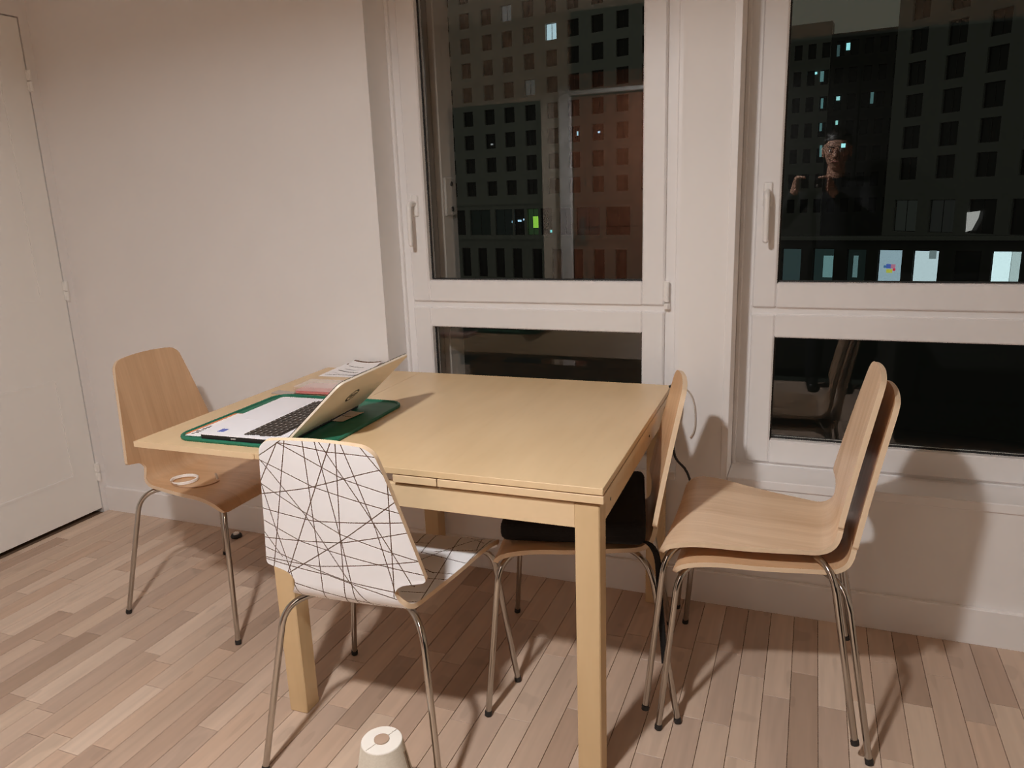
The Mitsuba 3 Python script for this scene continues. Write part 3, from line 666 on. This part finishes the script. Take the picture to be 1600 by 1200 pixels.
# ------------------------------------------------------------------ white cone on the floor
mat('cone_fabric_shaded', proc(lambda p, n, uv: mix((.52, .475, .395), (.57, .525, .445), noise(p.x * 300, p.y * 300, p.z * 300))), rough=.75, spec=.25)  # body colour darkened to stand for shade under light from above
mat('cone_cap', (.38, .27, .20), rough=.5); mat('cone_seam', (.16, .11, .07), rough=.7)
cn = thing('cone_shaped_device', 'small white cone-shaped device with a tan round cap on the floor at the bottom edge', 'device')
CZ, CXY = .20, (2.167, -1.154)
obj('body', lathe([(0, .0), (.078, .0), (.082, .004), (.0456, CZ - .003), (.0, CZ - .003)], 64).apply_translation((*CXY, 0)), 'cone_fabric_shaded', cn, 40)
obj('top_plate', lathe([(0, CZ - .0028), (.0452, CZ - .0028), (.0450, CZ - .001), (.0440, CZ), (0, CZ)], 64).apply_translation((*CXY, 0)), mat('cone_top_lit', (.72, .685, .63), rough=.7, spec=.25), cn, 40)  # separate top face, paler colour stands for the light from above
obj('cap', lathe([(0, CZ + .0002), (.0165, CZ + .0002), (.0168, CZ + .003), (.0155, CZ + .004), (0, CZ + .0042)], 40).apply_translation((*CXY, 0)), 'cone_cap', cn, 40)
sd = np.array([-.5, -.86, 0]) ; sd /= np.linalg.norm(sd)
for sgn in (1, -1):
    m = box(.017, .0440, -.0006, .0006, CZ - .001, CZ + .0003)
    obj('seam', m, 'cone_seam', cn, False, T().translate((*CXY, 0)).rotate((0, 0, 1), 250.4 if sgn > 0 else 70.4))
za_, az_ = .152, math.radians(12)
rs_ = .082 - (za_ - .004) * (.035 / .189)
sl = rbox(-.0015, .0022, -.0045, .0045, -.026, .026, .0014)
obj('vent_slot', sl, 'cone_seam', cn, 30, T().translate((CXY[0] + rs_ * math.cos(az_), CXY[1] + rs_ * math.sin(az_), za_)).rotate((0, 0, 1), 12).rotate((0, 1, 0), -10.5))

# ------------------------------------------------------------------ the person taking the picture (seen mirrored in the right window)
mat('skin', proc(lambda p, n, uv: mix((.56, .33, .24), (.50, .28, .20), noise(p.x * 60, p.y * 60, p.z * 60))), rough=.5, spec=.35)
mat('hair_black', (.016, .013, .012), rough=.45); mat('jacket_black', (.014, .014, .016), rough=.8, spec=.2); mat('trousers_dark', (.02, .021, .028), rough=.85, spec=.15)
mat('eye_white', (.75, .72, .68), rough=.2); mat('lips', (.42, .17, .14), rough=.45)
pe = thing('person', 'person in a black jacket holding up a phone, mirrored in the right window', 'person')
U, BK = -DOWN, -FWD
def cp(r_, u_, b_): return CAM + RIGHT * r_ + U * u_ + BK * b_           # point in the phone's own axes
HD = np.array([3.10, -2.735, 1.560])
NK = HD + np.array([.0, -.035, -.135]); CHST = np.array([3.13, -2.79, 1.22]); PEL = np.array([3.14, -2.77, .90])
SHL, SHR = np.array([2.955, -2.77, 1.345]), np.array([3.30, -2.78, 1.345])
ELL, ELR = np.array([2.80, -2.62, 1.13]), np.array([3.32, -2.56, 1.12])
WRL, WRR = cp(-.158, -.050, .045), cp(.082, -.060, .060)
tor = [(CHST, .125, PEL, .125), (CHST + [-.075, 0, .03], .105, CHST + [.085, 0, .03], .105), (PEL + [-.06, 0, -.02], .105, PEL + [.06, 0, -.02], .105),
       (CHST + [-.07, 0, .0], .10, PEL + [-.05, 0, 0], .10), (CHST + [.07, 0, .0], .10, PEL + [.05, 0, 0], .10),
       (CHST + [0, 0, .1], .085, NK + [0, 0, -.04], .058), (SHL, .062, CHST + [-.05, 0, .09], .085), (SHR, .062, CHST + [.05, 0, .09], .085),
       (SHL, .062, ELL, .047), (ELL, .047, WRL + (ELL - WRL) * .12, .036), (SHR, .062, ELR, .047), (ELR, .047, WRR + (ELR - WRR) * .12, .036)]
obj('jacket', hull_chain(tor, .02, 6), 'jacket_black', pe, True)
legs_ = []
for sx in (-1, 1):
    hip, kn, an = PEL + [sx * .085, 0, -.04], PEL + [sx * .10, .02, -.44], np.array([PEL[0] + sx * .105, PEL[1] - .005, .085])
    legs_ += [(hip, .095, kn, .062), (kn, .062, an, .050)]
legs_.append((PEL + [-.08, 0, -.02], .10, PEL + [.08, 0, -.02], .10))
obj('trousers', hull_chain(legs_, .025, 6), 'trousers_dark', pe, True)
for sx in (-1, 1):
    an = np.array([PEL[0] + sx * .105, PEL[1] - .005, .05])
    obj('shoe', hull_chain([(an + [0, -.03, -.008], .040, an + [0, .06, -.012], .038), (an + [0, .06, -.012], .038, an + [0, .15, -.020], .030)], .012, 3), 'black_rubber', pe, True)
# head, neck and both hands are one skin mesh each side of the collar
hz = np.array([-.10, .98, -.14]); hz /= np.linalg.norm(hz); hx = np.cross(hz, [0, 0, 1.0]); hx /= np.linalg.norm(hx); hy = np.cross(hx, hz)
def hp(a, b, c): return HD + hx * a + hz * b + hy * c                    # right, forward, up
head = [(hp(0, -.015, .035), .086, hp(0, .0, .03), .080), (hp(0, .012, -.03), .066, hp(0, .03, -.075), .040), (hp(0, 0, .03), .080, hp(0, .018, -.04), .062),
        (hp(0, .086, .018), .009, hp(0, .103, -.018), .0135), (hp(-.013, .088, -.02), .008, hp(.013, .088, -.02), .008), (hp(-.018, .074, -.053), .010, hp(.018, .074, -.053), .010),
        (hp(-.035, .066, .030), .014, hp(.035, .066, .030), .014), (hp(-.04, .05, -.01), .022, hp(.04, .05, -.01), .022),
        (hp(-.082, -.005, .02), .012, hp(-.080, 0, -.025), .009), (hp(.082, -.005, .02), .012, hp(.080, 0, -.025), .009), (hp(0, -.02, -.05), .052, NK + [0, 0, -.03], .056)]
obj('head', hull_chain(head, .008, 4), 'skin', pe, True)
obj('hair', hull_chain([(hp(0, -.034, .056), .086, hp(0, -.016, .066), .080), (hp(0, -.045, .0), .074, hp(0, -.04, .05), .084), (hp(-.04, .008, .098), .030, hp(.04, .008, .098), .030), (hp(-.072, -.02, .03), .02, hp(-.060, .02, .07), .025), (hp(.072, -.02, .03), .02, hp(.060, .02, .07), .025)], .012, 5), 'hair_black', pe, True)
for sx in (-1, 1):
    obj('eye', tm(m3.Manifold.sphere(.0115, 20).translate(tuple(hp(sx * .031, .070, .014)))), 'eye_white', pe, True)
    obj('pupil', tm(m3.Manifold.sphere(.0058, 16).translate(tuple(hp(sx * .031, .0775, .014)))), 'hair_black', pe, True)
    obj('eyebrow', hull_chain([(hp(sx * .016, .081, .036), .0035, hp(sx * .046, .074, .037), .0030)]), 'hair_black', pe, True)
obj('mouth', hull_chain([(hp(-.020, .083, -.053), .0042, hp(.020, .083, -.053), .0042)]), 'lips', pe, True)
def hand(side):
    """holding the phone's short edge: palm behind and beside it, four fingers round the edge to the front rim, thumb behind"""
    if side < 0: E, wr = -.112, WRL
    else: E, wr = .045, WRR
    s = side
    c0, c1 = cp(E + s * .022, .040, .026), cp(E + s * .026, -.028, .030)
    ch = [(c0, .015, c1, .016), (wr, .026, c1, .017), (wr, .026, c0, .015), ((c0 + c1) / 2, .017, wr, .024)]
    for k, (u_, r_, ln) in enumerate(((.030, .0085, .030), (.010, .0088, .034), (-.010, .0084, .031), (-.029, .0072, .024))):
        a = cp(E + s * .026, u_, .022); b = cp(E + s * .020, u_ + .004, .0005 + .010); d = cp(E - s * (ln * .28 - .004), u_ + .007, -.0005 + .0)
        ch += [(c0 * (1 - k / 3) + c1 * k / 3, .012, a, r_), (a, r_, b, r_ * .95)]
    th0, th1, th2 = cp(E + s * .015, -.034, .034), cp(E - s * .012, -.016, .032), cp(E - s * .034, .000, .026)
    ch += [(c1, .014, th0, .012), (th0, .012, th1, .0105), (th1, .0105, th2, .009)]
    # index finger along the top edge
    i0, i1, i2 = cp(E + s * .020, .048, .022), cp(E - s * .004, .053, .012), cp(E - s * .032, .049, .012)
    ch += [(c0, .012, i0, .0092), (i0, .0092, i1, .0085), (i1, .0085, i2, .0075)]
    return hull_chain(ch, .005, 3, 14)
obj('hand', hand(-1), 'skin', pe, True); obj('hand', hand(1), 'skin', pe, True)
ph = thing('phone', 'dark smartphone held up by the person mirrored in the right window', 'phone')
PM = T(np.vstack([np.c_[RIGHT, U, BK, CAM], [0, 0, 0, 1]]).tolist())
obj('body', extr(rrect(-.112, .045, -.036, .040, .010), .0085, .0075), 'black_plastic', ph, 30, PM)
lens = obj('lens', lathe([(0.0035, .0040), (.0062, .0040), (.0066, .0076)], 24), 'grey_plastic', ph, 30, PM)

# ------------------------------------------------------------------ buildings across the street, at night
mat('facade_pale', proc(lambda p, n, uv: mix((.50, .49, .45), (.42, .41, .38), fbm(p.x * .4, p.y * .4, p.z * .4))), rough=.9, spec=.1)
mat('facade_grey', (.30, .30, .28), rough=.9, spec=.1)
mat('facade_dark', (.09, .09, .085), rough=.9, spec=.1)
mat('night_pane', (.012, .013, .012), rough=.25, spec=.5)
mat('frame_dark', (.05, .048, .045), rough=.6)
mat('asphalt', (.05, .05, .05), rough=.9)
def lit(c): return {'type': 'area', 'radiance': rgb(c), 'sampling_weight': .012}
class Facade:
    """a plane standing across the street: u runs to the right along it, z up, d into the building"""
    def __init__(self, origin, deg): self.tw = T().translate((origin[0], origin[1], 0)).rotate((0, 0, 1), deg)
    def add(self, key, nm, m, b, **kw): return obj(nm, m, b, key, False, self.tw, **kw)
def window_unit(F, key, u, z, w, h, depth=.30, lightc=None, mull=True, frame='frame_dark', part='window', cache={}):
    ck = (w, h, depth, mull, frame)
    if ck not in cache:
        t_ = .05; ms = [box(-w / 2, w / 2, depth - .06, depth, -h / 2, -h / 2 + t_), box(-w / 2, w / 2, depth - .06, depth, h / 2 - t_, h / 2), box(-w / 2, -w / 2 + t_, depth - .06, depth, -h / 2 + t_, h / 2 - t_), box(w / 2 - t_, w / 2, depth - .06, depth, -h / 2 + t_, h / 2 - t_)]
        if mull: ms.append(box(-t_ / 2, t_ / 2, depth - .06, depth, -h / 2 + t_, h / 2 - t_))
        v = np.array([(-w / 2, depth - .03, -h / 2), (w / 2, depth - .03, -h / 2), (w / 2, depth - .03, h / 2), (-w / 2, depth - .03, h / 2)])
        cache[ck] = (mikit.ply(cat(ms), frame), mikit.ply((v, np.array([[0, 1, 2], [0, 2, 3]])), 'night_pane'))
    fr, pn = cache[ck]; tw = F.tw @ T().translate((u, 0, z))
    k = obj(part, None, None, key, shape=fr, to_world=tw)
    p_ = dict(pn)
    if lightc is not None: p_['emitter'] = lit(lightc)
    obj('pane', None, None, k, shape=p_, to_world=tw)
    return k
def facade_wall(F, key, u0, u1, z0, z1, holes, depth=.30, back=2.0, bsdf='facade_pale'):
    poly = sg.box(u0, z0, u1, z1)
    for (u, z, w, h) in holes: poly = poly.difference(sg.box(u - w / 2, z - h / 2, u + w / 2, z + h / 2))
    m = cat([xz_to_world(extr(poly, depth), 0), box(u0, u1, depth + .01, depth + back, z0, z1)])
    F.add(key, 'wall', m, bsdf)
# A: the large pale block seen through the left window
_d = RIGHT * ((791 - 800) / 1187.) + DOWN * ((295 - 600) / 1187.) + FWD
PA = CAM + _d * 92.0
FA = Facade(PA, -13.2565)
A = thing('apartment_building', 'large pale apartment block with rows of square windows, through the left window', 'building')
cols = [-8.3, -5.3, -2.08, .8, 3.75, 6.75, 9.55, 12.55, 15.52, 18.5]
rows_ = [2.42 + 2.765 * i for i in range(10)]
holes, wins = [], []
for r_, z in enumerate(rows_):
    for c_, u in enumerate(cols): holes.append((u, z, 1.46, 1.72)); wins.append((u, z, r_, c_))
shop = [(-7.6, -1.65, 2.2, 3.1), (-4.15, -1.65, 3.2, 3.1), (-.55, -1.65, 2.6, 3.1), (1.75, -1.65, 1.5, 3.1), (3.70, -1.65, 1.6, 3.1), (5.6, -1.65, 1.6, 3.1), (8.2, -1.65, 1.6, 3.1), (11.2, -1.65, 3.0, 3.1), (15, -1.65, 3.0, 3.1)]
low = [(u, -6.6, 1.4, 3.6) for u in (-6.6, -4.0, -1.3, 1.3, 4.2, 7.0, 9.8, 12.6, 15.4)]
facade_wall(FA, A, -12, 24, -10, 34, holes + shop + low)
LIT_A = {(6, 4): None}
for u, z, r_, c_ in wins:
    lc = None
    if (r_, c_) == (6, 5): lc = (.34, .50, .55)
    if (r_, c_) == (4, 4): lc = (.030, .034, .032)
    if (r_, c_) == (7, 3): lc = (.045, .05, .05)
    window_unit(FA, A, u, z, 1.46, 1.72, lightc=lc)
for i, (u, z, w, h) in enumerate(shop): window_unit(FA, A, u, z, w, h, lightc={4: (.012, .028, .010), 2: (.002, .0035, .003), 1: (.0016, .003, .0022), 7: (.006, .0055, .005)}.get(i), part='shop_window')
for u, z, w, h in low: window_unit(FA, A, u, z, w, h, part='doorway', mull=False)
for z in (.45, -3.75): FA.add(A, 'ledge', box(-12, 24, -.12, .02, z, z + .25), 'facade_pale')
FA.add(A, 'lit_curtain', box(3.62, 4.42, .20, .22, -2.35, -1.0), 'night_pane', )
scene[A + '__lit_curtain']['emitter'] = lit((.22, .50, .05))
for i, (u, z, w, h, c) in enumerate(((.75, -1.6, .35, .25, (.25, .55, .75)), (1.7, -1.5, .5, .22, (.4, .7, .9)), (2.5, -1.35, .5, .2, (.45, .7, .9)), (6.2, -2.75, .3, .3, (.15, .65, .65)), (9.9, 8.0, .18, .45, (.3, .55, .65)), (12.6, 7.95, .25, .2, (.4, .6, .8)), (-2.0, 7.6, .3, .2, (.2, .22, .22)), (10.3, 5.5, .15, .15, (.4, .5, .5)))):
    kl = FA.add(A, 'small_lamp', box(u - w / 2, u + w / 2, .12, .18, z - h / 2, z + h / 2), 'night_pane'); scene[kl]['emitter'] = lit(c)

# B: tower and its pale neighbour in the left half of the right window
def px_pt(x, y, depth): return CAM + (RIGHT * ((x - 800) / 1187.) + DOWN * ((y - 600) / 1187.) + FWD) * depth
PB = px_pt(1310, 276, 88.0)
FB = Facade(PB, -6.0)
B = thing('tower_block', 'dark narrow tower with a few small lit windows, through the right window', 'building')
ub = [-5.1 + 1.48 * i for i in range(9)]; zb_ = [16.2 - 2.85 * i for i in range(7)]
hb = [(u, z, .85, 1.6) for z in zb_ for u in ub]
facade_wall(FB, B, -1.6, 7.0, -11, 17.8, [h for h in hb if h[0] > -1.2], bsdf='facade_dark')
poly_n = [h for h in hb if h[0] < -1.8]
Bn = thing('apartment_building', 'pale slim block just left of the dark tower, through the right window', 'building')
facade_wall(FB, Bn, -8.0, -1.64, -11, 19.2, poly_n, bsdf='facade_grey')
TEAL = (.20, .42, .42)
for i, (u, z, w, h) in enumerate(hb): window_unit(FB, Bn if u < -1.8 else B, u, z, w, h, mull=False)
for (x, y, w, h, c) in ((1329.5, 81, .40, .75, (.30, .75, .78)), (1287, 122.5, .38, 1.1, (.07, .16, .16)), (1277.5, 117, .25, .25, (.3, .8, .8)), (1312, 156.5, .38, .42, (.28, .62, .62)), (1365, 158, .32, 1.2, (.05, .11, .11)),
                        (1286, 163, .25, 1.1, (.06, .15, .15)), (1309, 193, .25, .45, (.22, .55, .5)), (1283, 199, .25, .9, (.05, .12, .12)), (1282, 236, .25, 1.3, (.07, .16, .16)), (1319, 228, .45, .45, (.35, .85, .85)), (1314, 86, .3, 1.2, (.03, .06, .06))):
    P = px_pt(x, y, 88.0) - PB; u = P[0] * math.cos(math.radians(-6)) + P[1] * math.sin(math.radians(-6))
    kl = FB.add(B if u > -1.6 else Bn, 'lit_window', box(u - w / 2, u + w / 2, -.06, -.01, PB[2] + P[2] - h / 2, PB[2] + P[2] + h / 2), 'night_pane'); scene[kl]['emitter'] = lit(c)

# C: the nearer block on the right
_a = math.atan2(1, 1)
PC = px_pt(1480, 274, 61.0)
dC = RIGHT * ((287 - 800) / 1187.) + DOWN * ((311 - 600) / 1187.) + FWD; dC[2] = 0; dC = -dC / np.linalg.norm(dC)
FC = Facade(PC, math.degrees(math.atan2(dC[1], dC[0])))
Cb = thing('apartment_building', 'nearer grey block with large dark windows at the right edge, through the right window', 'building')
def on_plane(x, y, P0, d):
    n_ = np.array([-d[1], d[0], 0]); r_ = RIGHT * ((x - 800) / 1187.) + DOWN * ((y - 600) / 1187.) + FWD
    q_ = CAM + r_ * ((P0 - CAM) @ n_ / (r_ @ n_)); return (q_ - P0) @ d, q_[2]
C_U = [on_plane(1180 + x / 2.61, y / 2.61, PC, dC)[0] for x, y in ((490, 500), (635, 550), (790, 550), (955, 535), (1115, 520))]
C_ZZ = [on_plane(1180 + x / 2.61, y / 2.61, PC, dC)[1] for x, y in ((820, 130), (815, 275), (790, 410), (785, 550), (765, 680))]
dz_ = (C_ZZ[0] - C_ZZ[-1]) / 4; du_ = (C_U[3] - C_U[1]) / 2
hc = [(C_U[1] + du_ * i, C_ZZ[-1] + dz_ * j, du_ * .48, dz_ * .72) for i in range(-0, 9) for j in range(0, 8)]
u_lo = C_U[1] - du_ * .62
big = [(C_U[1] + du_ * i + .1, C_ZZ[-1] - dz_ * 1.55, du_ * .66, dz_ * 1.05) for i in range(0, 9)]
facade_wall(FC, Cb, u_lo, C_U[1] + du_ * 9, -12, 40, hc + big, bsdf='facade_grey', back=1.2, depth=.25)
for h in hc:
    kw_ = window_unit(FC, Cb, *h, depth=.25)
for i, h in enumerate(big): window_unit(FC, Cb, *h, depth=.25, part='tall_window', mull=True, lightc={0: (.010, .012, .010), 1: (.008, .009, .008)}.get(i))
u_, z_ = on_plane(1524, 346, PC, dC)
cv = np.array([(-.75, -.02, .55), (.35, -.02, .65), (.25, -.02, .2), (-.2, -.02, -.55), (-.7, -.02, -.65)]) * [1.0, 1, 1.25] + [u_, -.03, z_]
cm_ = trimesh.Trimesh(np.vstack([cv, cv + [0, .02, 0]]), [[0, 2, 1], [0, 3, 2], [0, 4, 3], [5, 6, 7], [5, 7, 8], [5, 8, 9]] + [[i, (i + 1) % 5, 5 + (i + 1) % 5] for i in range(5)] + [[i, 5 + (i + 1) % 5, 5 + i] for i in range(5)], process=False)
kl = FC.add(Cb, 'lit_curtain', cm_, 'night_pane'); scene[kl]['emitter'] = lit((.30, .31, .29))

# D: low shop front with bright panes along the foot of the right window
PD = px_pt(1400, 400, 44.0); PD0 = np.array([PD[0], PD[1], 0])
DDEG = -12.0; dD = np.array([math.cos(math.radians(DDEG)), math.sin(math.radians(DDEG)), 0])
FD = Facade(PD, DDEG)
Dk = thing('shop_building', 'low dark shop building with brightly lit panes at the foot of the right window', 'building')
def d_rect(x0, y0, x1, y1):
    a, b = on_plane(x0, y0, PD, dD), on_plane(x1, y1, PD, dD); return ((a[0] + b[0]) / 2, (a[1] + b[1]) / 2, abs(b[0] - a[0]), abs(b[1] - a[1]))
panes = [((1222, 388, 1249, 444), (.018, .034, .034)), ((1271, 388, 1300, 444), (.009, .018, .017)), ((1324, 389, 1350, 445), (.004, .008, .007)), ((1373, 390, 1406, 446), (.23, .34, .38)), ((1428, 391, 1463, 447), (.42, .56, .58)), ((1494, 392, 1528, 448), None), ((1551, 393, 1592, 449), None)]
rects = [d_rect(*q) for q, _ in panes]
top_z = on_plane(1400, 371, PD, dD)[1]
facade_wall(FD, Dk, rects[0][0] - 6, rects[-1][0] + 4, -13, top_z, rects, bsdf='facade_dark', back=1.5)
FD.add(Dk, 'ledge', box(rects[0][0] - 6, rects[-1][0] + 4, -.25, .0, top_z - .15, top_z + .05), 'facade_grey')
for r_, (q, c) in zip(rects, panes): window_unit(FD, Dk, *r_, lightc=c, part='shop_window', mull=False)
for (q, c) in (((1286, 400, 1299, 434), (.10, .20, .20)), ((1333, 400, 1338, 434), (.08, .15, .15)), ((1553, 393.5, 1575, 446), (.62, .85, .86)), ((1582, 394, 1590, 446), (.34, .46, .45)), ((1452, 392, 1462, 405), (.12, .17, .17)), ((1285, 318, 1293, 336), (.0, .0, .0))):
    r_ = d_rect(*q)
    if sum(c) == 0: continue
    kl = FD.add(Dk, 'lit_panel', box(r_[0] - r_[2] / 2, r_[0] + r_[2] / 2, .20, .23, r_[1] - r_[3] / 2, r_[1] + r_[3] / 2), 'night_pane'); scene[kl]['emitter'] = lit(c)
for (q, c) in (((1384, 413, 1391, 420), (.05, .09, .32)), ((1391, 413.5, 1398, 420), (.34, .14, .20)), ((1394, 420, 1398, 424), (.45, .03, .06)), ((1384, 421, 1393, 427), (.35, .38, .05)), ((1380, 415, 1384, 419), (.04, .12, .25))):
    r_ = d_rect(*q); kl = FD.add(Dk, 'poster', box(r_[0] - r_[2] / 2, r_[0] + r_[2] / 2, .22, .24, r_[1] - r_[3] / 2, r_[1] + r_[3] / 2), 'night_pane'); scene[kl]['emitter'] = lit(c)
st = struct('street_ground', box(-90, 90, .6, 130, -13.5, -13.0), 'asphalt', 'dark street below the windows')
